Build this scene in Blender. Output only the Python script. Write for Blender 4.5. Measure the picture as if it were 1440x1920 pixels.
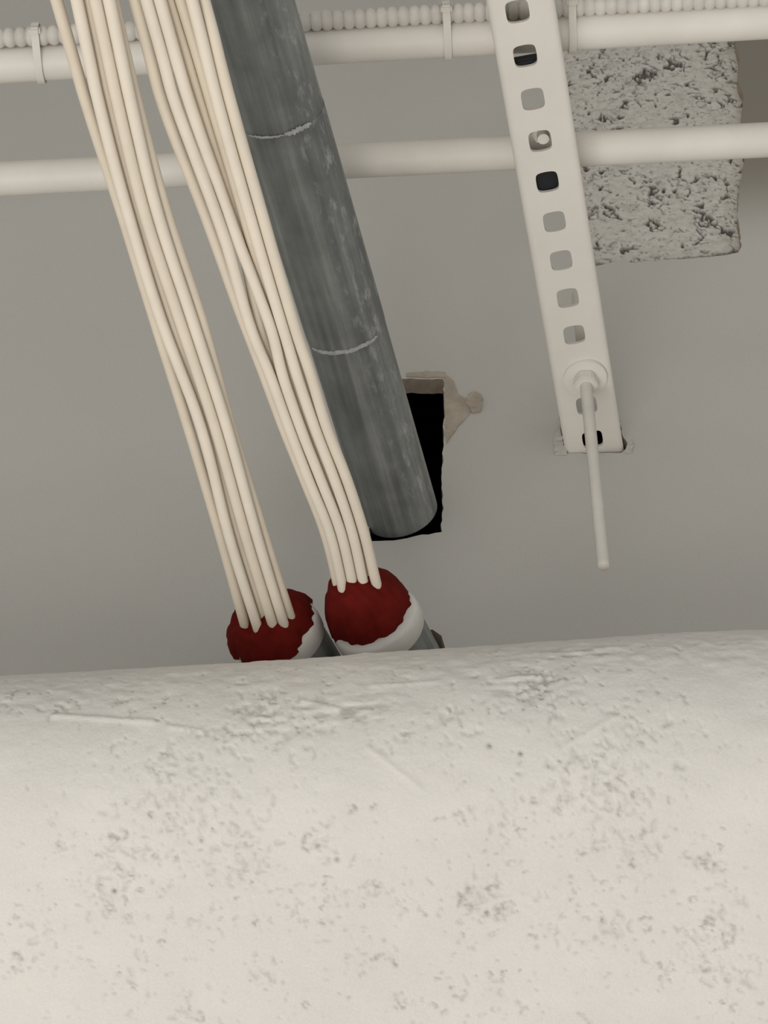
import bpy, bmesh, math, random
import numpy as np
from mathutils import Vector, Matrix

for o in list(bpy.data.objects):
    bpy.data.objects.remove(o, do_unlink=True)
scene = bpy.context.scene
C = scene.collection
R = math.radians
random.seed(7)
rng = np.random.default_rng(11)

# ------------------------------------------------------------------ camera
W, H, F_PX = 1440, 1920, 4200.0
PITCH, ROLL = R(50.0), R(3.26)
CAM = Vector((0.0, -1.0, 1.6))
fwd = Vector((0, math.cos(PITCH), math.sin(PITCH)))
up0 = Vector((0, -math.sin(PITCH), math.cos(PITCH)))
x0 = Vector((1, 0, 0))
right = x0 * math.cos(ROLL) - up0 * math.sin(ROLL)
upv = x0 * math.sin(ROLL) + up0 * math.cos(ROLL)
cd = bpy.data.cameras.new('camera')
cd.sensor_fit = 'VERTICAL'
cd.sensor_height = 36.0
cd.lens = F_PX / H * 36.0
cd.clip_start = 0.05
cam = bpy.data.objects.new('camera', cd)
C.objects.link(cam)
m = Matrix((right, upv, -fwd)).transposed().to_4x4()
m.translation = CAM
cam.matrix_world = m
scene.camera = cam

# ------------------------------------------------------------------ light
world = bpy.data.worlds.new('room_light')
scene.world = world
world.use_nodes = True
bg = world.node_tree.nodes['Background']
bg.inputs['Color'].default_value = (1.0, 0.985, 0.955, 1)
bg.inputs['Strength'].default_value = 0.56

def area(name, loc, target, size, size_y, power, color):
    l = bpy.data.lights.new(name, 'AREA')
    l.shape = 'RECTANGLE'
    l.size, l.size_y, l.energy, l.color = size, size_y, power, color
    o = bpy.data.objects.new(name, l)
    C.objects.link(o)
    o.location = loc
    o.rotation_euler = (Vector(target) - Vector(loc)).to_track_quat('-Z', 'Y').to_euler()
    return o
area('room_lamp', (-0.7, -1.25, 0.05), (0, -0.2, 2.8), 1.5, 1.0, 38, (1.0, 0.97, 0.925))

vs = scene.view_settings
vs.view_transform = 'Standard'
vs.look = 'None'
vs.exposure = 0.0
vs.gamma = 1.0
vs.use_curve_mapping = False

# ------------------------------------------------------------------ helpers
def ray(px, py):
    return (fwd + right * ((px - W / 2) / F_PX) - upv * ((py - H / 2) / F_PX))
def atY(px, py, y=0.0):                # point seen at that pixel on the plane y
    d = ray(px, py)
    return CAM + d * ((y - CAM.y) / d.y)
def atZ(px, py, z):                    # point seen at that pixel at the height z
    d = ray(px, py)
    return CAM + d * ((z - CAM.z) / d.z)

def tag(o, label=None, cat=None, group=None, kind=None):
    for k, v in (('label', label), ('category', cat), ('group', group), ('kind', kind)):
        if v:
            o[k] = v
    return o
def empty(name, loc):
    o = bpy.data.objects.new(name, None)
    o.empty_display_size = 0.02
    C.objects.link(o)
    o.location = loc
    return o
def link_mesh(name, me, mat=None, parent=None, loc=None, mats=None):
    o = bpy.data.objects.new(name, me)
    C.objects.link(o)
    for mm in (mats or [mat]):
        me.materials.append(mm)
    if loc is not None:
        me.transform(Matrix.Translation(-Vector(loc)))
        o.location = loc
    if parent:
        o.parent = parent
        if loc is None:
            me.transform(Matrix.Translation(-parent.location))
        else:
            o.location = Vector(loc) - parent.location
    return o
def from_bm(name, bm, mat=None, parent=None, smooth=True, loc=None, mats=None, angle=40):
    bmesh.ops.recalc_face_normals(bm, faces=bm.faces)
    me = bpy.data.meshes.new(name)
    bm.to_mesh(me)
    bm.free()
    if smooth:
        me.shade_smooth()
        try:
            me.set_sharp_from_angle(angle=R(angle))
        except Exception:
            pass
    return link_mesh(name, me, mat, parent, loc, mats)

def frames(pts):
    """parallel-transport frames along a polyline"""
    T = []
    n = len(pts)
    for i in range(n):
        a, b = pts[max(i - 1, 0)], pts[min(i + 1, n - 1)]
        T.append((b - a).normalized())
    ref = Vector((0, 0, 1)) if abs(T[0].z) < 0.9 else Vector((1, 0, 0))
    N = (ref - T[0] * ref.dot(T[0])).normalized()
    out = []
    for t in T:
        N = (N - t * N.dot(t)).normalized()
        out.append((t, N, t.cross(N)))
    return out
def tube(bm, pts, rad, seg=14, caps=True):
    rads = rad if isinstance(rad, (list, tuple)) else [rad] * len(pts)
    rings = []
    for p, (t, n, b), r in zip(pts, frames(pts), rads):
        rings.append([bm.verts.new(p + (n * math.cos(a) + b * math.sin(a)) * r)
                      for a in (2 * math.pi * k / seg for k in range(seg))])
    for A, B in zip(rings, rings[1:]):
        for k in range(seg):
            bm.faces.new((A[k], A[(k + 1) % seg], B[(k + 1) % seg], B[k]))
    if caps:
        bm.faces.new(rings[0]); bm.faces.new(list(reversed(rings[-1])))
def spline(pts, per=8):
    """Catmull-Rom through the points"""
    P = [pts[0] * 2 - pts[1]] + list(pts) + [pts[-1] * 2 - pts[-2]]
    out = []
    for i in range(1, len(P) - 2):
        a, b, c, d = P[i - 1], P[i], P[i + 1], P[i + 2]
        for k in range(per):
            t = k / per
            out.append(0.5 * ((2 * b) + (c - a) * t + (2 * a - 5 * b + 4 * c - d) * t * t
                              + (3 * b - a - 3 * c + d) * t ** 3))
    out.append(pts[-1])
    return out
def fill_with_holes(bm, outer, holes):
    """flat polygon with holes; returns its faces"""
    edges = []
    for loop in [outer] + holes:
        v = [bm.verts.new(p) for p in loop]
        edges += [bm.edges.new((v[i], v[(i + 1) % len(v)])) for i in range(len(v))]
    g = bmesh.ops.triangle_fill(bm, use_beauty=True, use_dissolve=False, edges=edges)
    return [f for f in g['geom'] if isinstance(f, bmesh.types.BMFace)]
def ragged(pts, step=0.004, amp=0.0006, closed=True):
    """resample a 3D polygon with small uneven jitter in x and z"""
    out = []
    n = len(pts)
    for i in range(n if closed else n - 1):
        a, b = pts[i], pts[(i + 1) % n]
        k = max(1, int((b - a).length / step))
        for j in range(k):
            p = a.lerp(b, j / k)
            if j or amp > 0:
                p = p + Vector((random.uniform(-amp, amp), 0, random.uniform(-amp, amp)))
            out.append(p)
    return out

def vnoise(x, y, seed=0):
    """smooth value noise on numpy arrays"""
    xi, yi = np.floor(x).astype(np.int64), np.floor(y).astype(np.int64)
    fx, fy = x - xi, y - yi
    fx, fy = fx * fx * (3 - 2 * fx), fy * fy * (3 - 2 * fy)
    def h(a, b):
        n = (a * 374761393 + b * 668265263 + seed * 982451653) & 0x7fffffff
        n = ((n ^ (n >> 13)) * 1274126177) & 0x7fffffff
        return ((n ^ (n >> 16)) & 0xffff) / 65535.0
    return ((h(xi, yi) * (1 - fx) + h(xi + 1, yi) * fx) * (1 - fy)
            + (h(xi, yi + 1) * (1 - fx) + h(xi + 1, yi + 1) * fx) * fy)
def fbm(x, y, octaves=4, seed=0):
    s, a, t = 0, 1.0, 0
    for k in range(octaves):
        s = s + a * vnoise(x * 2 ** k, y * 2 ** k, seed + k)
        t += a
        a *= 0.5
    return s / t
def grid_mesh(name, P, attrs=None):
    """mesh from an (n, m, 3) array"""
    n, mm, _ = P.shape
    idx = np.arange(n * mm).reshape(n, mm)
    q = np.stack([idx[:-1, :-1], idx[1:, :-1], idx[1:, 1:], idx[:-1, 1:]], -1).reshape(-1, 4)
    me = bpy.data.meshes.new(name)
    me.vertices.add(n * mm)
    me.vertices.foreach_set('co', P.reshape(-1).astype(np.float32))
    me.loops.add(q.size)
    me.loops.foreach_set('vertex_index', q.reshape(-1).astype(np.int32))
    me.polygons.add(len(q))
    me.polygons.foreach_set('loop_start', (np.arange(len(q)) * 4).astype(np.int32))
    me.polygons.foreach_set('loop_total', np.full(len(q), 4, np.int32))
    for k, v in (attrs or {}).items():
        a = me.attributes.new(k, 'FLOAT', 'POINT')
        a.data.foreach_set('value', v.reshape(-1).astype(np.float32))
    me.update()
    me.validate()
    me.shade_smooth()
    return me

# ------------------------------------------------------------------ materials
def nodes_of(name):
    mt = bpy.data.materials.new(name)
    mt.use_nodes = True
    nt = mt.node_tree
    return mt, nt, nt.nodes['Principled BSDF']
def noise(nt, scale, detail=4, rough=0.55, vec=None, coord='Object', stretch=None):
    tc = nt.nodes.new('ShaderNodeTexCoord')
    n = nt.nodes.new('ShaderNodeTexNoise')
    n.inputs['Scale'].default_value = scale
    n.inputs['Detail'].default_value = detail
    n.inputs['Roughness'].default_value = rough
    src = tc.outputs[coord]
    if stretch:
        mp = nt.nodes.new('ShaderNodeMapping')
        mp.inputs['Scale'].default_value = stretch
        nt.links.new(src, mp.inputs['Vector'])
        src = mp.outputs['Vector']
    nt.links.new(src, n.inputs['Vector'])
    return n.outputs['Fac']
def ramp(nt, fac, stops):
    r = nt.nodes.new('ShaderNodeValToRGB')
    e = r.color_ramp.elements
    e[0].position, e[0].color = stops[0][0], (*stops[0][1], 1)
    e[1].position, e[1].color = stops[-1][0], (*stops[-1][1], 1)
    for p, c in stops[1:-1]:
        k = e.new(p)
        k.color = (*c, 1)
    nt.links.new(fac, r.inputs['Fac'])
    return r.outputs['Color']
def mix(nt, fac, a, b):
    mx = nt.nodes.new('ShaderNodeMix')
    mx.data_type = 'RGBA'
    for sock, v in ((mx.inputs['Factor'], fac), (mx.inputs['A'], a), (mx.inputs['B'], b)):
        if isinstance(v, (tuple, float)):
            sock.default_value = v if isinstance(v, float) else (*v, 1)
        else:
            nt.links.new(v, sock)
    return mx.outputs['Result']
def bump(nt, bsdf, height, strength=0.2, dist=0.001):
    b = nt.nodes.new('ShaderNodeBump')
    b.inputs['Strength'].default_value = strength
    b.inputs['Distance'].default_value = dist
    nt.links.new(height, b.inputs['Height'])
    nt.links.new(b.outputs['Normal'], bsdf.inputs['Normal'])
def paint(name, col, rough=0.6, vary=0.05, scale=30, bump_s=0.15, bump_scale=700, spec=0.35):
    mt, nt, b = nodes_of(name)
    f = noise(nt, scale)
    lo = tuple(c * (1 - vary) for c in col)
    hi = tuple(min(1, c * (1 + vary)) for c in col)
    nt.links.new(ramp(nt, f, [(0.3, lo), (0.7, hi)]), b.inputs['Base Color'])
    b.inputs['Roughness'].default_value = rough
    b.inputs['Specular IOR Level'].default_value = spec
    if bump_s:
        bump(nt, b, noise(nt, bump_scale, 3), bump_s, 0.0006)
    return mt
def attr(nt, name):
    a = nt.nodes.new('ShaderNodeAttribute')
    a.attribute_name = name
    return a.outputs['Fac']

WHITE = (0.70, 0.665, 0.605)
M = {}
M['pipe'] = paint('white_pipe_paint', WHITE, 0.5, 0.04, 25)
M['strut'] = paint('white_strut_paint', WHITE, 0.5, 0.03, 25)
M['flex'] = paint('white_flex_paint', (0.60, 0.57, 0.52), 0.6, 0.12, 60)
M['tie'] = paint('white_tie_paint', (0.66, 0.63, 0.57), 0.5, 0.04, 60)
M['cable'] = paint('cream_cable_jacket', (0.70, 0.625, 0.515), 0.55, 0.04, 40, 0.1, 500)
M['cable_b'] = paint('cream_cable_jacket_pale', (0.74, 0.67, 0.565), 0.55, 0.04, 40, 0.1, 500)
M['cable_c'] = paint('cream_cable_jacket_tan', (0.65, 0.575, 0.465), 0.55, 0.05, 40, 0.1, 500)
M['putty'] = paint('red_firestop_putty', (0.112, 0.0085, 0.006), 0.85, 0.25, 70, 0.5, 260, 0.06)
M['cap'] = paint('white_bushing', (0.62, 0.61, 0.57), 0.5, 0.06, 40)
M['gypsum'] = paint('bare_gypsum_edge', (0.33, 0.27, 0.205), 0.9, 0.2, 120, 0.5, 400)
M['torn'] = paint('torn_drywall_paper', (0.40, 0.35, 0.285), 0.9, 0.2, 60, 0.6, 300)
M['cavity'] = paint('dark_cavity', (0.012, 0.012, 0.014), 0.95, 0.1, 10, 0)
M['black'] = paint('dark_channel_nut', (0.012, 0.012, 0.015), 0.6, 0.2, 60, 0.1)
M['ceiling'] = paint('ceiling_paint', (0.5, 0.48, 0.44), 0.8, 0.05, 6)

def wall_material():
    mt, nt, b = nodes_of('drywall_paint')
    base = ramp(nt, noise(nt, 5, 5), [(0.3, (0.505, 0.495, 0.462)), (0.7, (0.545, 0.532, 0.498))])
    base = mix(nt, 0.2, base, ramp(nt, noise(nt, 900, 2), [(0.3, (0.38, 0.37, 0.345)), (0.7, (0.62, 0.60, 0.56))]))
    # darker brown tone right of the opening, fading out downwards and to the right
    tc = nt.nodes.new('ShaderNodeTexCoord')
    sp = nt.nodes.new('ShaderNodeSeparateXYZ')
    nt.links.new(tc.outputs['Object'], sp.inputs['Vector'])
    def mapr(src, a, b):
        n = nt.nodes.new('ShaderNodeMapRange')
        n.interpolation_type = 'SMOOTHSTEP'
        n.inputs['From Min'].default_value = a
        n.inputs['From Max'].default_value = b
        nt.links.new(src, n.inputs['Value'])
        return n.outputs['Result']
    def mul(a, b):
        n = nt.nodes.new('ShaderNodeMath'); n.operation = 'MULTIPLY'
        nt.links.new(a, n.inputs[0])
        if isinstance(b, float): n.inputs[1].default_value = b
        else: nt.links.new(b, n.inputs[1])
        return n.outputs['Value']
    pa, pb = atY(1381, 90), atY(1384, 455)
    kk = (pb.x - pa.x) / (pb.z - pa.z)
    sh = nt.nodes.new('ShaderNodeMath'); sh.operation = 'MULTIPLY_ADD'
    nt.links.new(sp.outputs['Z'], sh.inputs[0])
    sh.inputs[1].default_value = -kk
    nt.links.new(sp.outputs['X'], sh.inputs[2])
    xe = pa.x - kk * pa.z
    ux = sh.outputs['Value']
    bare = mul(mapr(ux, xe - 0.006, xe - 0.001), mapr(sp.outputs['Z'], atY(1400, 475).z, atY(1400, 300).z))  # weight of the brown tone
    bare = mul(bare, mapr(ux, xe + 0.20, xe + 0.10))  # brown tone fades out to the right
    base = mix(nt, mul(bare, 0.92), base, (0.235, 0.212, 0.172))  # brown tone mixed into the wall colour
    nt.links.new(base, b.inputs['Base Color'])
    b.inputs['Roughness'].default_value = 0.75
    b.inputs['Specular IOR Level'].default_value = 0.25
    bump(nt, b, noise(nt, 600, 3), 0.25, 0.0006)
    return mt
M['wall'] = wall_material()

def plaster_material():
    mt, nt, b = nodes_of('painted_concrete')
    base = ramp(nt, noise(nt, 14, 6, 0.6), [(0.3, (0.625, 0.602, 0.562)), (0.7, (0.695, 0.67, 0.628))])
    base = mix(nt, 0.2, base, ramp(nt, noise(nt, 900, 2), [(0.3, (0.58, 0.56, 0.52)), (0.7, (0.80, 0.77, 0.72))]))
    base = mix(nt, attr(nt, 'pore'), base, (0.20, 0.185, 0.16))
    nt.links.new(base, b.inputs['Base Color'])
    b.inputs['Roughness'].default_value = 0.75
    b.inputs['Specular IOR Level'].default_value = 0.25
    bump(nt, b, noise(nt, 420, 5), 0.45, 0.0008)
    return mt
M['plaster'] = plaster_material()

def block_material():
    mt, nt, b = nodes_of('porous_block')
    base = ramp(nt, noise(nt, 160, 5, 0.65), [(0.28, (0.46, 0.44, 0.40)), (0.5, (0.63, 0.605, 0.555)), (0.75, (0.73, 0.705, 0.65))])
    base = mix(nt, attr(nt, 'pore'), base, (0.06, 0.05, 0.04))
    nt.links.new(base, b.inputs['Base Color'])
    b.inputs['Roughness'].default_value = 0.9
    b.inputs['Specular IOR Level'].default_value = 0.15
    bump(nt, b, noise(nt, 700, 4), 0.5, 0.001)
    return mt
M['block'] = block_material()

def steel_material(name, splash):
    mt, nt, b = nodes_of(name)
    s = noise(nt, 1.0, 5, 0.6, stretch=(130, 130, 5))
    base = ramp(nt, s, [(0.27, (0.125, 0.135, 0.131)), (0.5, (0.195, 0.207, 0.20)), (0.74, (0.33, 0.335, 0.32))])
    cl = ramp(nt, noise(nt, 22, 5, 0.6), [(0.35, (0.72, 0.72, 0.73)), (0.7, (1.18, 1.18, 1.15))])
    mu = nt.nodes.new('ShaderNodeMix')
    mu.data_type = 'RGBA'; mu.blend_type = 'MULTIPLY'
    mu.inputs['Factor'].default_value = 1.0
    nt.links.new(base, mu.inputs['A']); nt.links.new(cl, mu.inputs['B'])
    base = mu.outputs['Result']
    if splash:
        # white overspray specks on one flank
        tc = nt.nodes.new('ShaderNodeTexCoord')
        sx = nt.nodes.new('ShaderNodeSeparateXYZ')
        nt.links.new(tc.outputs['Object'], sx.inputs['Vector'])
        mr = nt.nodes.new('ShaderNodeMapRange')
        mr.inputs['From Min'].default_value = 0.001
        mr.inputs['From Max'].default_value = 0.021
        nt.links.new(sx.outputs['X'], mr.inputs['Value'])
        sp = nt.nodes.new('ShaderNodeMapRange')
        sp.inputs['From Min'].default_value = 0.53
        sp.inputs['From Max'].default_value = 0.68
        nt.links.new(noise(nt, 1.0, 7, 0.72, stretch=(170, 170, 60)), sp.inputs['Value'])
        ml = nt.nodes.new('ShaderNodeMath'); ml.operation = 'MULTIPLY'
        nt.links.new(mr.outputs['Result'], ml.inputs[0]); nt.links.new(sp.outputs['Result'], ml.inputs[1])
        base = mix(nt, ml.outputs['Value'], base, (0.40, 0.40, 0.38))
    nt.links.new(base, b.inputs['Base Color'])
    b.inputs['Roughness'].default_value = 0.55
    b.inputs['Metallic'].default_value = 0.15
    return mt
M['steel'] = steel_material('galvanised_steel', True)
M['steel_b'] = steel_material('galvanised_sleeve', False)
M['smear'] = paint('white_paint_smear', (0.42, 0.42, 0.40), 0.7, 0.2, 200, 0.4, 400)

# ------------------------------------------------------------------ main dimensions
Z_STRUT = atY(1115, 846).z                     # underside of the channel
S_WALL = atY(1115, 846)
S_TOP = atZ(976, 0, Z_STRUT)
S_DIR = (S_TOP - S_WALL).normalized()          # out of the wall, towards the room
Z_COND = atY(757, 1005).z + 0.0262             # conduit axis
K_WALL = atZ(758, 985, Z_COND)
K_TOP = atZ(465, 0, Z_COND)
K_DIR = (K_TOP - K_WALL).normalized()
SLEEVES = []
for (px, py, yy) in ((515, 1180, -0.058), (702, 1160, -0.064)):
    c = atY(px, py, yy)
    t = -c.y / K_DIR.y
    SLEEVES.append((c, c + K_DIR * t + Vector((0.010, 0, 0))))          # face centre, centre in the wall plane

# ------------------------------------------------------------------ drywall
def P(px, py): return atY(px, py, 0.0)
hole_cond = ragged([P(*p) for p in ((684, 712), (760, 710), (832, 711), (833, 760), (831, 836), (829, 900),
                                    (830, 960), (827, 998), (790, 1003), (750, 1012), (716, 1013), (694, 1014))], 0.004, 0.0007)
hole_block = ragged([P(*p) for p in ((1012, 52), (1376, 40), (1379, 75), (1387, 110), (1383, 150), (1395, 178),
                                     (1390, 215), (1393, 250), (1398, 300), (1386, 345), (1383, 400), (1390, 462),
                                     (1384, 474), (1350, 479), (1300, 484), (1250, 487), (1190, 492), (1150, 491),
                                     (1120, 498), (1090, 497))], 0.004, 0.0007)
hx = 0.0207 / abs(S_DIR.y)
zs = Z_STRUT
def SP(dx, dz): return Vector((S_WALL.x + dx, 0, zs + dz))
hole_strut = ragged([SP(-hx - .0008, .0004), SP(-.010, -.0014), SP(-.004, -.0034), SP(.002, -.0018), SP(.010, -.0028), SP(hx - .002, -.0032), SP(hx + .0010, .001), SP(hx + .0034, .007), SP(hx + .0012, .014),
                     SP(hx + .0006, .030), SP(hx + .0006, .0425), SP(-hx - .0006, .0425), SP(-hx - .0006, .020), SP(-hx - .0022, .012), SP(-hx - .0010, .006)], 0.003, 0.0004)
holes = [hole_cond, hole_block, hole_strut]
for (c, w), ext in zip(SLEEVES, (0.016, 0.029)):
    holes.append([w + Vector((math.cos(a) * r, 0, math.sin(a) * r)) for a, r in
                  ((2 * math.pi * k / 48, 0.0290 + ext * max(0, math.cos(2 * math.pi * k / 48 - 1.34)) ** 16 + random.uniform(-0.0006, 0.0010)) for k in range(48))])
XW, Z_LO, Z_HI = 1.6, 2.44, 3.78
outer = [Vector((-XW, 0, Z_LO)), Vector((XW, 0, Z_LO)), Vector((XW, 0, Z_HI)), Vector((-XW, 0, Z_HI))]
bm = bmesh.new()
faces = fill_with_holes(bm, outer, holes)
front = set(faces)
g = bmesh.ops.extrude_face_region(bm, geom=faces, use_keep_orig=True)
bmesh.ops.translate(bm, verts=[v for v in g['geom'] if isinstance(v, bmesh.types.BMVert)], vec=(0, 0.0135, 0))
bmesh.ops.recalc_face_normals(bm, faces=bm.faces)
for f in bm.faces:
    f.material_index = 0 if abs(f.normal.y) > 0.5 else 1
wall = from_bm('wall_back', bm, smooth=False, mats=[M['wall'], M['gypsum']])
tag(wall, 'pale grey painted drywall with rough cut openings around the pipes', kind='structure')

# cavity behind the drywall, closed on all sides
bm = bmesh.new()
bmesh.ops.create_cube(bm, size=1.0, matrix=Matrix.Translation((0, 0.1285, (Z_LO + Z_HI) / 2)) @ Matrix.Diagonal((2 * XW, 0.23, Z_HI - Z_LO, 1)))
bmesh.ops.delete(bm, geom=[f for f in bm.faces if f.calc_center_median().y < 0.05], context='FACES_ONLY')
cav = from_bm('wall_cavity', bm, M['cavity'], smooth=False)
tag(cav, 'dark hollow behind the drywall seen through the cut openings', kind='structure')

# concrete block seen through the big opening
bx0, bx1 = P(1010, 300).x - 0.02, P(1395, 300).x + 0.06
bz0, bz1 = P(1250, 505).z - 0.02, P(1250, 30).z + 0.02
n1, n2 = int((bx1 - bx0) / 0.0007), int((bz1 - bz0) / 0.0009)
X, Z = np.meshgrid(np.linspace(bx0, bx1, n1), np.linspace(bz0, bz1, n2), indexing='ij')
wx, wz = 3 * fbm(X * 120, Z * 120, 2, 201), 3 * fbm(X * 120 + 9, Z * 120, 2, 202)
n_a = fbm(X * 190 + wx, Z * 125 + wz, 3, 3)
n_b = fbm(X * 50, Z * 34, 3, 9)
pits = np.clip((n_a + 0.22 * (n_b - 0.5) - 0.645) / 0.10, 0, 1)
n_c = fbm(X * 420, Z * 280, 2, 44)
pits = np.maximum(pits, 0.5 * np.clip((n_c + 0.2 * (n_b - 0.5) - 0.70) / 0.12, 0, 1))
Y = 0.0100 + 0.0010 * (fbm(X * 90, Z * 90, 3, 21) - 0.5) + 0.0032 * pits ** 1.2
# the block's ragged bottom edge, with a dark gap under it
lipz = P(1390, 472).z + (X - P(1390, 472).x) * (P(1120, 496).z - P(1390, 472).z) / (P(1120, 496).x - P(1390, 472).x)
low_edge = lipz + 0.0128 + 0.0045 * (fbm(X * 110, X * 0 + 2.0, 3, 61) - 0.42) + 0.006 * np.exp(-((X - P(1384, 465).x) / 0.004) ** 2) + 0.003 * np.exp(-((X - P(1128, 490).x) / 0.005) ** 2)
gap = np.clip((low_edge - Z) / 0.0012, 0, 1)
Y = Y + 0.03 * gap
pits = np.maximum(pits, gap)
me = grid_mesh('concrete_block', np.stack([X, Y, Z], -1), {'pore': np.clip(pits * 0.85, 0, 1)})
bmm = bmesh.new(); bmm.from_mesh(me)
be = [e for e in bmm.edges if e.is_boundary]
g = bmesh.ops.extrude_edge_only(bmm, edges=be)
for v in g['geom']:
    if isinstance(v, bmesh.types.BMVert):
        v.co.y = 0.11
bmesh.ops.recalc_face_normals(bmm, faces=bmm.faces)
bmm.to_mesh(me); bmm.free()
me.shade_smooth()
blk = link_mesh('concrete_block', me, M['block'], wall)
tag(blk, 'porous grey concrete block showing through the cut opening')

# torn paper beside the conduit hole
def flake(name, pix, mat, lift=0.0012):
    bm = bmesh.new()
    loop = ragged([atY(px, py, -0.0002) for px, py in pix], 0.003, 0.0006)
    f = fill_with_holes(bm, loop, [])
    g = bmesh.ops.extrude_face_region(bm, geom=f)
    vv = [v for v in g['geom'] if isinstance(v, bmesh.types.BMVert)]
    for v in vv:
        v.co.y -= lift * random.uniform(0.5, 1.3)
    return from_bm(name, bm, mat, wall, smooth=False)
tag(flake('torn_paper', ((834, 704), (850, 715), (858, 738), (872, 748), (886, 752), (884, 772), (866, 792), (850, 812), (836, 832), (834, 790), (834, 740)), M['torn'], 0.0008), 'brownish torn paper edge beside the conduit hole')
flake('torn_paper', ((762, 700), (800, 697), (836, 699), (838, 708), (800, 708), (762, 707)), M['torn'], 0.0006)
tag(flake('torn_paper', ((872, 760), (878, 742), (892, 737), (903, 742), (905, 760), (900, 772), (885, 776)), M['torn'], 0.0022), 'small lifted paper flap')
flake('filler_lump', ((1041, 852), (1038, 830), (1044, 808), (1050, 802), (1053, 818), (1056, 838), (1064, 853)), M['wall'], 0.0018)
flake('filler_lump', ((1170, 850), (1176, 838), (1184, 828), (1188, 838), (1183, 850)), M['wall'], 0.0016)

# ------------------------------------------------------------------ rounded concrete beam below
TILT = R(52)                 # how far the lower face turns towards the floor
RAD = 0.082
ec = atY(720, 1226, -0.105)  # point on the silhouette
el = math.atan2(ec.z - CAM.z, ec.y - CAM.y)
na = math.pi / 2 - el        # elevation of the outward normal at the silhouette
cy, cz = ec.y + RAD * math.cos(na), ec.z - RAD * math.sin(na)
s_list = []                  # (y, z, ny, nz)
s_list.append((0.02, cz + RAD, 0, 1)); s_list.append((cy + 0.02, cz + RAD, 0, 1))
arc0, arc1 = math.pi / 2, -TILT
n_arc = 150
for k in range(n_arc + 1):
    a = arc0 + (arc1 - arc0) * k / n_arc
    s_list.append((cy - RAD * math.cos(a), cz + RAD * math.sin(a), -math.cos(a), math.sin(a)))
ly, lz = s_list[-1][:2]
ty, tz = math.sin(TILT), -math.cos(TILT)     # direction down the sloping face
L_FACE = 0.26
n_face = 300
for k in range(1, n_face + 1):
    d = L_FACE * k / n_face
    s_list.append((ly + ty * d, lz + tz * d, -math.cos(TILT), -math.sin(TILT)))
ey, ez = s_list[-1][:2]
for zz in (ez - 0.02, 1.2, 0.0):
    s_list.append((ey, zz, -1, 0))
S = np.array(s_list)
xs = np.concatenate([[-XW, -1.0, -0.6], np.arange(-0.40, 0.4001, 0.0011), [0.6, 1.0, XW]])
sl = np.concatenate([[0], np.cumsum(np.hypot(np.diff(S[:, 0]), np.diff(S[:, 1])))])
XX, SS = np.meshgrid(xs, sl, indexing='ij')
YY, ZZ = np.broadcast_to(S[:, 0], XX.shape), np.broadcast_to(S[:, 1], XX.shape)
NY, NZ = np.broadcast_to(S[:, 2], XX.shape), np.broadcast_to(S[:, 3], XX.shape)
# where each vertex appears, used only to look up positions for the pores measured in the photograph
rel = np.stack([XX - CAM.x, YY - CAM.y, ZZ - CAM.z], -1)
dep = rel @ np.array(fwd)
PXm = W / 2 + F_PX * (rel @ np.array(right)) / dep
PYm = H / 2 - F_PX * (rel @ np.array(upv)) / dep
vis = (SS > sl[2] + RAD * (math.pi / 2 - na))
def surf(px, py):
    d = np.where(vis, (PXm - px) ** 2 + (PYm - py) ** 2, 1e12)
    i, j = np.unravel_index(np.argmin(d), d.shape)
    return XX[i, j], SS[i, j]
disp = 0.0030 * (fbm(XX * 9, SS * 14, 4, 5) - 0.5) + 0.0011 * (fbm(XX * 60, SS * 90, 4, 8) - 0.5)
rough_zone = np.exp(-((SS - (sl[2] + 0.095)) / 0.035) ** 2)
disp = disp + rough_zone * 0.0016 * (fbm(XX * 130 + 3, SS * 190, 3, 15) - 0.5)
pore = np.zeros_like(XX)
# clusters (centre px, centre py, spread x, spread y, how many), rings and pits
clusters = [(340, 1500, 70, 70, 42), (230, 1640, 55, 50, 26), (430, 1620, 70, 60, 20), (500, 1360, 60, 45, 20),
            (1000, 1290, 55, 30, 30), (1120, 1480, 90, 60, 40), (1190, 1560, 45, 60, 16), (1180, 1380, 60, 30, 12),
            (700, 1680, 70, 16, 9), (890, 1690, 40, 12, 14), (920, 1710, 16, 8, 8), (1320, 1770, 45, 40, 22), (1335, 1610, 16, 14, 6),
            (590, 1690, 30, 35, 10), (600, 1580, 25, 25, 7), (850, 1360, 40, 25, 12), (960, 1520, 50, 40, 12),
            (500, 1820, 20, 16, 5), (255, 1830, 30, 20, 7), (750, 1865, 10, 8, 4), (860, 1850, 22, 10, 5),
            (940, 1850, 30, 20, 6), (350, 1910, 30, 10, 6), (800, 1900, 20, 12, 5), (680, 1800, 40, 10, 7),
            (1150, 1740, 30, 25, 8), (1235, 1825, 12, 10, 3), (1390, 1850, 30, 20, 5), (60, 1740, 45, 25, 8),
            (40, 1800, 30, 15, 4), (110, 1580, 20, 20, 4), (90, 1320, 60, 14, 8), (1000, 1700, 60, 40, 8),
            (720, 1560, 300, 150, 26), (760, 1720, 400, 120, 34)]
feats = []
for cx_, cy_, sx_, sy_, n_ in clusters:
    for _ in range(n_):
        feats.append((cx_ + rng.normal() * sx_, cy_ + rng.normal() * sy_))
field = np.zeros_like(XX)
for cx_, cy_, sx_, sy_, n_ in clusters[:-2]:
    fx, fs = surf(cx_, cy_)
    kx = sx_ * 0.00033 + 0.002
    ks = sy_ * 0.00045 + 0.002
    field = np.maximum(field, np.exp(-((XX - fx) / (1.35 * kx)) ** 2 - ((SS - fs) / (1.35 * ks)) ** 2) * min(1.0, 0.55 + n_ / 60))
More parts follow.
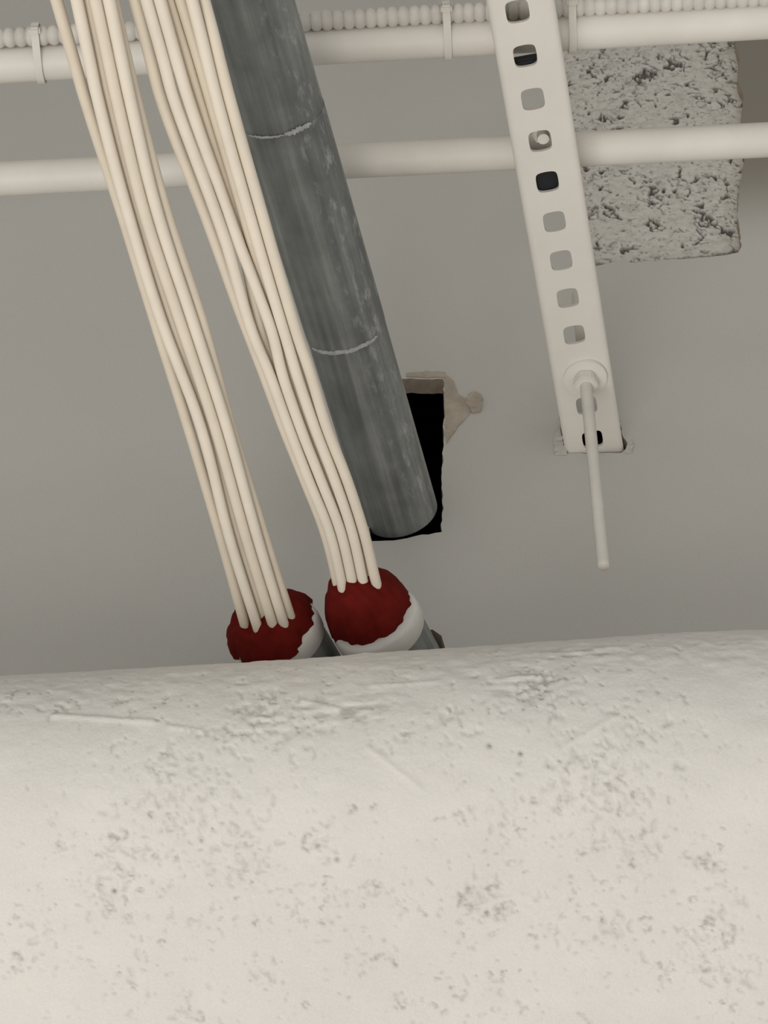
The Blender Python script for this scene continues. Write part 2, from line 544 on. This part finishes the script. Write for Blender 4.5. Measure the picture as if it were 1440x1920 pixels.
wx, ws = 3 * fbm(XX * 110, SS * 110, 2, 211), 3 * fbm(XX * 110 + 7, SS * 110, 2, 212)
n1_ = fbm(XX * 380 + wx, SS * 320 + ws, 3, 71)
n2_ = fbm(XX * 70, SS * 80, 3, 77)
sp_ = np.clip((n1_ + 0.25 * (n2_ - 0.5) + 0.20 * field - 0.76) / 0.12, 0, 1)
disp = disp - 0.0011 * sp_
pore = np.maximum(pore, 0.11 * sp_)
# ridged net of fine wrinkles inside the clusters
wr = 1 - np.abs(2 * fbm(XX * 210 + wx, SS * 210 + ws, 2, 83) - 1) * 7
disp = disp - 0.0004 * np.clip(wr, 0, 1) * np.clip(field * 1.2 - 0.25, 0, 1)
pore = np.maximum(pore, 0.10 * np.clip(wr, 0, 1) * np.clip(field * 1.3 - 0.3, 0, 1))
for (px, py) in feats:
    if not (-40 < px < 1480 and 1262 < py < 1960) or rng.random() < 0.12:
        continue
    fx, fs = surf(px, py)
    r_ = rng.uniform(0.0009, 0.0028)
    i0, i1 = np.searchsorted(xs, fx - 3 * r_), np.searchsorted(xs, fx + 3 * r_)
    j0, j1 = np.searchsorted(sl, fs - 3 * r_), np.searchsorted(sl, fs + 3 * r_)
    sub = (slice(i0, i1), slice(j0, j1))
    asp = rng.uniform(0.8, 1.6)
    wob = 1 + 0.9 * (fbm(XX[sub] * 600, SS[sub] * 600, 2, 31) - 0.5)
    dx, ds = XX[sub] - fx, SS[sub] - fs
    d = np.hypot(dx, ds * asp) / (r_ * wob)
    th = np.arctan2(ds, dx) + rng.uniform(0, 6.28)
    if rng.random() < 0.6:           # broken blister: a groove round part of a ring
        arc = np.clip(0.45 + 0.9 * np.cos(th) + 0.5 * np.cos(3 * th + 1), 0, 1)
        gr = np.exp(-((d - 1) / 0.38) ** 2) * arc
        disp[sub] += -0.0009 * gr + 0.0003 * np.exp(-(d / 0.7) ** 2)
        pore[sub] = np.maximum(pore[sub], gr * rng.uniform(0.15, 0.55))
    else:                            # pit
        gr = np.exp(-(d / 0.6) ** 2)
        disp[sub] -= 0.0010 * gr
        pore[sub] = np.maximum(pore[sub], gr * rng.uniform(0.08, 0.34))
# flaking patch near the arris
for cx_, cy_, ax_, as_ in ((1000, 1290, 0.024, 0.013), (500, 1350, 0.02, 0.012), (650, 1330, 0.03, 0.012), (1080, 1230, 0.03, 0.008)):
    fx, fs = surf(cx_, cy_)
    g_ = np.exp(-((XX - fx) / ax_) ** 2 - ((SS - fs) / as_) ** 2)
    fl = fbm(XX * 120, SS * 330, 3, 91)
    disp = disp + 0.0026 * g_ * (fl - 0.5)
    pore = np.maximum(pore, 0.45 * g_ * np.clip((0.42 - fl) / 0.1, 0, 1))
for px, py, s_ in ((975, 1411, 0.9), (918, 1399, 0.8), (214, 1671, 0.9), (1341, 1623, 0.6), (912, 1713, 0.8), (1234, 1296, 0.4), (632, 1612, 0.6), (597, 1585, 0.6)):
    fx, fs = surf(px, py)
    gr = np.exp(-(np.hypot(XX - fx, SS - fs) / 0.0013) ** 2)
    disp -= 0.0014 * gr
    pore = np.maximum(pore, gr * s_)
# ridges left by a trowel
for (xa, ya, xb, yb, amp) in ((100, 1343, 290, 1350, 0.0012), (320, 1360, 380, 1368, 0.0010), (690, 1400, 790, 1480, 0.0007),
                              (1060, 1400, 1150, 1345, 0.0007), (930, 1278, 1010, 1272, 0.0012), (560, 1315, 640, 1330, 0.0008), (700, 1290, 820, 1282, 0.0008)):
    (xa_, sa_), (xb_, sb_) = surf(xa, ya), surf(xb, yb)
    vx, vy = xb_ - xa_, sb_ - sa_
    ll = vx * vx + vy * vy
    t = np.clip(((XX - xa_) * vx + (SS - sa_) * vy) / ll, 0, 1)
    d = np.hypot(XX - xa_ - t * vx, SS - sa_ - t * vy)
    disp += amp * np.exp(-(d / 0.0014) ** 2)
edge_mask = (np.abs(XX) < 0.41) & (SS < sl[-4])
disp = np.where(edge_mask, disp, 0)
# the beam's arris is not dead straight
bow = 0.0026 * np.exp(-((XX - 0.16) / 0.09) ** 2) + 0.0012 * np.sin(XX * 17 + 0.5)
bow = bow * np.exp(-((SS - sl[60]) / 0.07) ** 2)
PP = np.stack([XX, YY + NY * (disp + bow), ZZ + NZ * (disp + bow)], -1)
low = link_mesh('wall_lower', grid_mesh('wall_lower', PP, {'pore': pore}), M['plaster'])
tag(low, 'white painted rough concrete beam with rounded upper edge and pitted face', kind='structure')

# ceiling slab above the frame
bm = bmesh.new()
bmesh.ops.create_cube(bm, size=1.0, matrix=Matrix.Translation((0, -1.2, Z_HI + 0.05)) @ Matrix.Diagonal((2 * XW, 2.9, 0.1, 1)))
tag(from_bm('ceiling', bm, M['ceiling'], smooth=False), 'plain ceiling slab above the pipes', kind='structure')

# ------------------------------------------------------------------ strut channel
def local_frame(origin, axis, upref=Vector((0, 0, 1))):
    """matrix whose local z runs along axis, local y close to upref"""
    z = axis.normalized()
    x = upref.cross(z).normalized()
    y = z.cross(x)
    mm = Matrix((x, y, z)).transposed().to_4x4()
    mm.translation = origin
    return mm
LEN_IN, LEN_OUT = 0.055, (S_TOP - S_WALL).length + 0.30
root = empty('strut_channel', S_WALL)
tag(root, 'white painted slotted steel strut channel running out of the wall', 'strut')
mf = local_frame(S_WALL, S_DIR)
mf_l = mf.copy(); mf_l.translation = (0, 0, 0)
def slot_t(py):
    lo, hi = -0.05, 1.0
    for _ in range(50):
        md = (lo + hi) / 2
        p = S_WALL + S_DIR * md
        r_ = p - CAM
        y_ = H / 2 - F_PX * r_.dot(upv) / r_.dot(fwd)
        lo, hi = (md, hi) if y_ > py else (lo, md)
    return lo
t_first, t_last = slot_t(20), slot_t(824)
pitch = (t_first - t_last) / 11
bm = bmesh.new()
hw, th = 0.0207, 0.0025
hh = 0.0165
def slot(zc, w=0.0072, r=0.0086, xo=-0.0026):
    """round hole flattened on two sides"""
    out = []
    for k in range(28):
        a = 2 * math.pi * k / 28
        c_, s_ = math.cos(a), math.sin(a)
        x_ = r * 1.12 * c_
        x_ = w * math.tanh(x_ / w * 1.35) / math.tanh(1.35 * r * 1.12 / w)
        out.append(Vector((xo + x_, 0, zc + r * 0.90 * math.copysign(abs(s_) ** 0.75, s_))))
    return out
slots = []
k = 0
while t_last + pitch * k < LEN_OUT - 0.012:
    tz_ = t_last + pitch * k
    slots.append(slot(tz_, xo=-0.0030 * tz_ / t_first)); k += 1
f = fill_with_holes(bm, [Vector((-hh, 0, -LEN_IN)), Vector((hh, 0, -LEN_IN)), Vector((hh, 0, LEN_OUT)), Vector((-hh, 0, LEN_OUT))], slots)
g = bmesh.ops.extrude_face_region(bm, geom=f, use_keep_orig=True)
bmesh.ops.translate(bm, verts=[v for v in g['geom'] if isinstance(v, bmesh.types.BMVert)], vec=(0, th, 0))
bmesh.ops.transform(bm, matrix=mf_l, verts=bm.verts)
from_bm('slotted_face', bm, M['strut'], None, smooth=False).parent = root
for sgn in (-1, 1):
    bm = bmesh.new()
    rr = hw - hh
    outp = [(hh, 0)] + [(hh + rr * math.sin(a), rr - rr * math.cos(a)) for a in (R(q) for q in (15, 30, 45, 60, 75, 90))] + [(hw, 0.0413), (0.0115, 0.0413), (0.0115, 0.034)]
    inp = [(0.0115 + 0.0022, 0.034), (0.0115 + 0.0022, 0.0413 - th), (hw - th, 0.0413 - th), (hw - th, rr)] + \
          [(hh + (rr - th) * math.sin(a), rr - (rr - th) * math.cos(a)) for a in (R(q) for q in (60, 30, 0))]
    prof = outp + inp
    A = [bm.verts.new((sgn * x, y, -LEN_IN)) for x, y in prof]
    B = [bm.verts.new((sgn * x, y, LEN_OUT)) for x, y in prof]
    for i in range(len(prof)):
        j = (i + 1) % len(prof)
        bm.faces.new((A[i], A[j], B[j], B[i]))
    bm.faces.new(A); bm.faces.new(list(reversed(B)))
    bmesh.ops.transform(bm, matrix=mf_l, verts=bm.verts)
    from_bm('side_flange', bm, M['strut'], None, smooth=True, angle=35).parent = root
# bolt end visible inside one slot
bm = bmesh.new()
tb = slot_t(262) - 0.002
tube(bm, [mf_l @ Vector((0.000, 0.004, tb)), mf_l @ Vector((0.000, 0.030, tb))], 0.0038, 12)
tube(bm, [mf_l @ Vector((0.000, 0.011, tb)), mf_l @ Vector((0.000, 0.019, tb))], 0.0075, 6)
ob = from_bm('clamp_bolt', bm, M['tie'], None)
ob.parent = root
ob['label'] = 'small bolt end showing inside a slot'

for py_, off in ((337, -0.0030), (102, -0.0150)):
    bm = bmesh.new()
    bmesh.ops.create_cube(bm, size=1.0, matrix=mf_l @ Matrix.Translation((-0.001, 0.0075, slot_t(py_) + off)) @ Matrix.Diagonal((0.034, 0.007, 0.019, 1)))
    bmesh.ops.bevel(bm, geom=list(bm.edges), offset=0.001, segments=2, affect='EDGES')
    o = from_bm('channel_nut', bm, M['black'], None, angle=30)
    o.parent = root
    o['label'] = 'dark channel nut seen through a slot'

# ------------------------------------------------------------------ threaded rod with nut and washer
att = atZ(1097, 706, Z_STRUT)
end = atY(1132, 1064, att.y)
rd = (end - att)
root = empty('threaded_rod', att)
tag(root, 'thin white painted threaded rod hanging from the end of the strut channel', 'rod')
top = -rd.normalized() * 0.10
Lr = rd.length + 0.10
bm = bmesh.new()
n = 250
pts = [top + rd.normalized() * (Lr * k / n) for k in range(n + 1)]
tube(bm, pts, [0.0040 + (0.00026 if k % 2 else -0.00020) if k < n - 1 else 0.0038 - 0.0006 * (k - n + 1) for k in range(n + 1)], 12)
from_bm('shaft', bm, M['tie'], None, angle=75).parent = root
bm = bmesh.new()
d = rd.normalized()
tube(bm, [d * 0.0001, d * 0.0028], 0.0150, 28)
bmesh.ops.bevel(bm, geom=[e for e in bm.edges if len(e.link_faces) == 2 and e.calc_face_angle() > 1.0], offset=0.0008, segments=2, affect='EDGES')
from_bm('washer', bm, M['strut'], None).parent = root
bm = bmesh.new()
tube(bm, [d * 0.0028, d * 0.0115], 0.0088, 6)
bmesh.ops.bevel(bm, geom=list(bm.edges), offset=0.0008, segments=2, affect='EDGES')
from_bm('nut', bm, M['tie'], None, angle=30).parent = root

# ------------------------------------------------------------------ grey conduit
root = empty('steel_conduit', K_WALL)
tag(root, 'large bare grey galvanised steel conduit entering the rectangular wall hole', 'conduit')
mk = local_frame(K_WALL, K_DIR)
RC = 0.0262
LK = (K_TOP - K_WALL).length
def place_local(o, mtx, parent):
    o.parent = parent
    q = mtx.copy(); q.translation = mtx.translation - parent.location
    o.matrix_local = q
def ktube(name, z0, z1, r, mat, seg=48, parent=root, mtx=mk):
    bm = bmesh.new()
    tube(bm, [Vector((0, 0, z0 + (z1 - z0) * k / 6)) for k in range(7)], r, seg)
    o = from_bm(name, bm, mat, None, angle=50)
    place_local(o, mtx, parent)
    return o
ktube('pipe', (0.0005 - K_WALL.y) / K_DIR.y, LK + 0.30, RC, M['steel'])
def cond_t(px, py):
    p = atZ(px, py, Z_COND - RC * 0.9)
    return (p - K_WALL).dot(K_DIR)
t_a, t_b = cond_t(640, 655), cond_t(510, 252)
cp = ktube('coupling', t_a, t_b, RC + 0.0003, M['steel'])
def arc_smear(zc, a0, a1, w, r, seed):
    rr = random.Random(seed)
    bm = bmesh.new()
    n = 34
    ra, rb = [], []
    for k in range(n + 1):
        a = a0 + (a1 - a0) * k / n
        e_ = math.sin(math.pi * k / n) ** 0.5
        w1 = w * (0.25 + 0.75 * e_) * rr.uniform(0.6, 1.25)
        z_ = zc + rr.uniform(-0.0004, 0.0004)
        for lst, rad_ in ((ra, r + 0.0004), (rb, r - 0.0004)):
            lst.append((bm.verts.new((rad_ * math.sin(a), -rad_ * math.cos(a), z_ - w1)),
                        bm.verts.new((rad_ * math.sin(a), -rad_ * math.cos(a), z_ + w1))))
    for k in range(n):
        bm.faces.new((ra[k][0], ra[k + 1][0], ra[k + 1][1], ra[k][1]))
        bm.faces.new((ra[k][0], rb[k][0], rb[k + 1][0], ra[k + 1][0]))
        bm.faces.new((ra[k][1], ra[k + 1][1], rb[k + 1][1], rb[k][1]))
    o = from_bm('paint_smear', bm, M['smear'], None)
    place_local(o, mk, root)
    o['label'] = 'chalky white paint line round the conduit'
arc_smear(t_a, R(-55), R(50), 0.0014, RC + 0.0009, 3)
arc_smear(t_b, R(-48), R(5), 0.0006, RC + 0.0009, 4)
arc_smear(t_b, R(4), R(42), 0.0017, RC + 0.0009, 5)

# ------------------------------------------------------------------ firestop sleeves
def sleeve(idx, label, cu, cv, ru, rv, hgt, seed):
    c, w = SLEEVES[idx]
    rr = np.random.default_rng(seed)
    root = empty('firestop_sleeve', w)
    tag(root, label, 'pipe sleeve', 'firestopped sleeves under the cables')
    ms = local_frame(w, c - w)
    Ls = (c - w).length
    RS = 0.0272
    ktube('sleeve_pipe', -0.06, Ls - 0.010, RS, M['steel_b'], 40, root, ms)
    # bushing: rounded white collar with a filled face
    bm = bmesh.new()
    prof = [(RS + 0.0004, Ls - 0.013), (RS + 0.0010, Ls - 0.012), (RS + 0.0014, Ls - 0.006), (RS + 0.0009, Ls - 0.001), (RS - 0.0010, Ls + 0.001), (RS - 0.006, Ls + 0.0012), (0.010, Ls + 0.0015), (0.0005, Ls + 0.0016)]
    rings = [[bm.verts.new((r_ * math.cos(2 * math.pi * k / 44), r_ * math.sin(2 * math.pi * k / 44), z_)) for k in range(44)] for r_, z_ in prof]
    for A, B in zip(rings, rings[1:]):
        for k in range(44):
            bm.faces.new((A[k], A[(k + 1) % 44], B[(k + 1) % 44], B[k]))
    bm.faces.new(rings[-1])
    o = from_bm('bushing', bm, M['cap'], None, angle=60)
    place_local(o, ms, root)
    o['label'] = 'white bushing round the sleeve end'
    # putty: lumpy mound with a ragged rim
    bm = bmesh.new()
    nA, nR = 96, 22
    ph = rr.uniform(0, 6.28, 8)
    def edge(a):
        return 1 + 0.035 * math.sin(3 * a + ph[0]) + 0.03 * math.sin(7 * a + ph[1]) + 0.022 * math.sin(13 * a + ph[2]) + 0.018 * math.sin(23 * a + ph[3])
    def bumpz(x, y):
        return 0.0017 * (math.sin(x * 330 + ph[4]) * math.sin(y * 290 + ph[5]) + 0.7 * math.sin(x * 610 + y * 540 + ph[6]))
    R_ = []
    for i in range(nR + 1):
        q = i / nR
        ring = []
        for k in range(nA):
            a = 2 * math.pi * k / nA
            rad = q * (1 + (edge(a) - 1) * q ** 5)
            x = cu + ru * rad * math.cos(a)
            y = cv + rv * rad * math.sin(a)
            z = Ls + 0.0006 + hgt * (1 - q ** 2.6) ** 0.75 + bumpz(x, y) * (1 - q ** 4)
            if q == 1:
                z = Ls + 0.0004 - 0.003
            ring.append(bm.verts.new((x, y, z)))
            if i == 0:
                break
        R_.append(ring)
    for k in range(nA):
        bm.faces.new((R_[0][0], R_[1][k], R_[1][(k + 1) % nA]))
    for A, B in zip(R_[1:], R_[2:]):
        for k in range(nA):
            bm.faces.new((A[k], B[k], B[(k + 1) % nA], A[(k + 1) % nA]))
    o = from_bm('putty', bm, M['putty'], None, angle=70)
    place_local(o, ms, root)
    o['label'] = 'dark red firestop putty packed round the cables'
    return ms, Ls
sleeve(0, 'grey sleeve plugged with red putty under the left cable bundle', -0.0020, 0.0005, 0.0292, 0.0300, 0.022, 4)
sleeve(1, 'grey sleeve plugged with red putty under the right cable bundle', -0.0025, 0.0050, 0.0275, 0.0268, 0.036, 9)

# ------------------------------------------------------------------ cream cables
RCAB = 0.0032
CABLES = []
def cable(ys, xsp, endp, zbase, dz, label, group, mat):
    if not isinstance(dz, (list, tuple)):
        dz = [dz] * (len(ys) + 1)
    pts = [atZ(x, y, zbase + d_) for x, y, d_ in zip(xsp, ys, dz)]
    e_ = atZ(endp[0], endp[1], zbase + dz[-1])
    pts.append(e_)
    first = pts[0] + (pts[0] - pts[1]).normalized() * 0.30
    pts.append(e_ + ((e_ - pts[-2]).normalized() * 0.7 - K_DIR * 0.3).normalized() * 0.022)
    CABLES.append([spline([first] + pts, 7), e_, label, group, mat])
def build_cables():
    # neighbouring cables press against each other instead of running into one another
    for grp in sorted({c[3] for c in CABLES}):
        cs = [c for c in CABLES if c[3] == grp]
        A = np.array([[list(p) for p in c[0]] for c in cs])
        T = np.gradient(A, axis=1)
        T /= np.linalg.norm(T, axis=2, keepdims=True)
        need = 2.03 * RCAB
        for _ in range(120):
            move = np.zeros_like(A)
            for a in range(len(cs)):
                for b in range(a + 1, len(cs)):
                    d = A[b] - A[a]
                    d = d - T[a] * np.sum(d * T[a], axis=1, keepdims=True)
                    l = np.linalg.norm(d, axis=1, keepdims=True) + 1e-9
                    push = np.clip(need - l, 0, None) * 0.25 * d / l
                    push[:, 2] *= 1.6
                    move[a] -= push; move[b] += push
            A += move
        k = np.array([0.25, 0.5, 0.25])
        for c, path in zip(cs, A):
            sm = path.copy()
            for ax in range(3):
                sm[1:-1, ax] = np.convolve(path[:, ax], k, 'valid')
            bm = bmesh.new()
            tube(bm, [Vector(p) for p in sm], RCAB, 12)
            o = from_bm('cable', bm, c[4], loc=c[1])
            tag(o, c[2], 'cable', c[3])
z1 = atY(492, 1150, -0.085).z
z2 = atY(676, 1105, -0.090).z
ysA = [0, 200, 400, 600, 800, 1000]
B_ = 0.0058
gA, gB = 'cream cables of the left bundle', 'cream cables of the right bundle'
cable(ysA, [106, 164, 229, 290, 353, 412], (456, 1160), z1, 0.0050, 'cream cable, leftmost of the left bundle', gA, M['cable_c'])
cable(ysA, [144, 187, 240, 302, 377, 428], (481, 1170), z1, 0.0, 'cream cable, second from the left in the left bundle', gA, M['cable_b'])
cable(ysA, [164, 206, 258, 320, 389, 443], (495, 1158), z1, B_, 'cream cable set back in the middle of the left bundle', gA, M['cable'])
cable(ysA, [181, 224, 272, 337, 404, 459], (507, 1156), z1, 0.0, 'cream cable in the middle front of the left bundle', gA, M['cable'])
cable(ysA, [203, 246, 295, 361, 425, 481], (524, 1145), z1, 0.0006, 'cream cable, second from the right in the left bundle', gA, M['cable_b'])
cable(ysA, [210, 257, 312, 378, 432, 494], (535, 1128), z1, B_, 'cream cable along the right edge of the left bundle', gA, M['cable_c'])
ysB = [0, 200, 400, 600, 700, 800, 900, 1000]
cable(ysB, [253, 307, 384, 456, 498, 534, 573, 611], (640, 1116), z2, B_, 'cream cable along the left edge of the right bundle', gB, M['cable'])
cable(ysB, [277, 331, 408, 465, 505, 541, 579, 619], (649, 1121), z2, 0.0, 'cream cable crossing to the left front of the right bundle', gB, M['cable_b'])
cable(ysB, [298, 358, 428, 504, 529, 563, 602, 640], (664, 1112), z2, [0, 0, 0.003, 0.001, 0, 0, 0, 0, 0], 'cream cable just left of centre in the right bundle', gB, M['cable_b'])
cable(ysB, [318, 382, 444, 484, 514, 551, 592, 631], (657, 1110), z2, B_ + .0006, 'cream cable set back left of centre in the right bundle', gB, M['cable_c'])
cable(ysB, [338, 396, 455, 516, 543, 577, 616, 651], (674, 1102), z2, B_, 'cream cable set back in the centre of the right bundle', gB, M['cable_c'])
cable(ysB, [361, 412, 468, 527, 556, 590, 628, 661], (682, 1102), z2, 0.0, 'cream cable right of centre in the right bundle', gB, M['cable_b'])
cable(ysB, [376, 432, 490, 548, 582, 612, 651, 683], (704, 1088), z2, [B_, 0.002, 0, 0, 0, 0, 0, 0, 0], 'cream cable, rightmost at the front of the right bundle', gB, M['cable'])
cable(ysB, [372, 422, 478, 536, 567, 600, 639, 672], (693, 1092), z2, B_ + .0002, 'cream cable set back on the right of the right bundle', gB, M['cable'])

build_cables()

# ------------------------------------------------------------------ horizontal pipes on top of the channel
RP = 0.0117
ZP = Z_STRUT + 0.0415 + RP
def hpipe(pa, pb, label):
    a, b = atZ(*pa, ZP), atZ(*pb, ZP)
    d = (b - a).normalized()
    a, b = a - d * 0.25, b + d * 0.25
    mid = (a + b) / 2
    bm = bmesh.new()
    tube(bm, [a.lerp(b, k / 24) for k in range(25)], RP, 32)
    o = from_bm('conduit_tube', bm, M['pipe'], loc=mid, angle=60)
    tag(o, label, 'pipe', 'white horizontal tubes across the channel')
    return a, b
p1a, p1b = hpipe((0, 122), (1440, 39), 'white painted horizontal tube with ribbed flexible conduit tied along it')
p2a, p2b = hpipe((0, 335), (1440, 262), 'white painted horizontal tube, the lower and bare of the two')
fa, fb = atZ(0, 71, ZP + 0.002), atZ(1440, -6, ZP + 0.002)
fd = (fb - fa).normalized()
RF = 0.0062
fa, fb = fa - fd * 0.2, fb + fd * 0.2
Lf = (fb - fa).length
bm = bmesh.new()
rib = 0.0070
pts, rads = [], []
for k in range(int(Lf / rib)):
    for q, r_ in ((0, -0.0016), (0.18, -0.0002), (0.38, 0.0004), (0.62, 0.0004), (0.82, -0.0002)):
        pts.append(fa + fd * ((k + q) * rib)); rads.append(RF + r_)
tube(bm, pts, rads, 18)
o = from_bm('flexible_conduit', bm, M['flex'], loc=(fa + fb) / 2, angle=60)
tag(o, 'white painted ribbed flexible conduit tied along the upper tube', 'conduit')

# cable ties round tube and flexible conduit
def tie(px, label):
    def on_line(a, b, x):
        lo, hi = 0.0, 1.0
        for _ in range(50):
            md = (lo + hi) / 2
            r_ = a.lerp(b, md) - CAM
            lo, hi = (md, hi) if W / 2 + F_PX * r_.dot(right) / r_.dot(fwd) < x else (lo, md)
        return a.lerp(b, lo)
    c1 = on_line(p1a, p1b, px)
    ax = (p1b - p1a).normalized()
    t = (c1 - fa).dot(fd)
    c2 = fa + fd * t
    root = empty('cable_tie', c1)
    tag(root, label, 'cable tie', 'cable ties along the upper tube')
    u = (c2 - c1); u -= ax * u.dot(ax)
    dist = u.length; u.normalize()
    v = ax.cross(u)
    r1, r2 = RP + 0.0006, RF + 0.0012
    bt = math.acos(max(-1, min(1, (r1 - r2) / dist)))
    ring = []
    for k in range(25):
        a = bt + (2 * math.pi - 2 * bt) * k / 24
        ring.append(u * (r1 * math.cos(a)) + v * (r1 * math.sin(a)))
    for k in range(17):
        a = -bt + 2 * bt * k / 16
        ring.append(u * (dist + r2 * math.cos(a)) + v * (r2 * math.sin(a)))
    ctr = u * (dist * 0.5)
    bm = bmesh.new()
    hwid = 0.0024
    L = [[], [], [], []]
    for p in ring:
        o_ = (p - ctr).normalized() * 0.0013
        for lst, q in zip(L, (p - ax * hwid, p + ax * hwid, p + o_ + ax * hwid, p + o_ - ax * hwid)):
            lst.append(bm.verts.new(q))
    n = len(ring)
    for k in range(n):
        j = (k + 1) % n
        for a_ in range(4):
            b_ = (a_ + 1) % 4
            bm.faces.new((L[a_][k], L[b_][k], L[b_][j], L[a_][j]))
    from_bm('strap', bm, M['tie'], None, angle=40).parent = root
    bm = bmesh.new()
    hp = u * (dist + r2 * 0.78) + v * (r2 * 0.75) * (1 if v.z < 0 else -1)
    bmesh.ops.create_cube(bm, size=1.0, matrix=Matrix.Translation(hp) @ Matrix((ax, u, v)).transposed().to_4x4() @ Matrix.Diagonal((0.0072, 0.0055, 0.0060, 1)))
    bmesh.ops.bevel(bm, geom=list(bm.edges), offset=0.0012, segments=2, affect='EDGES')
    from_bm('head', bm, M['tie'], None, angle=30).parent = root
tie(76, 'white painted cable tie left of the cable bundles')
tie(838, 'white painted cable tie between the grey conduit and the strut channel')
tie(1071, 'white painted cable tie just right of the strut channel')
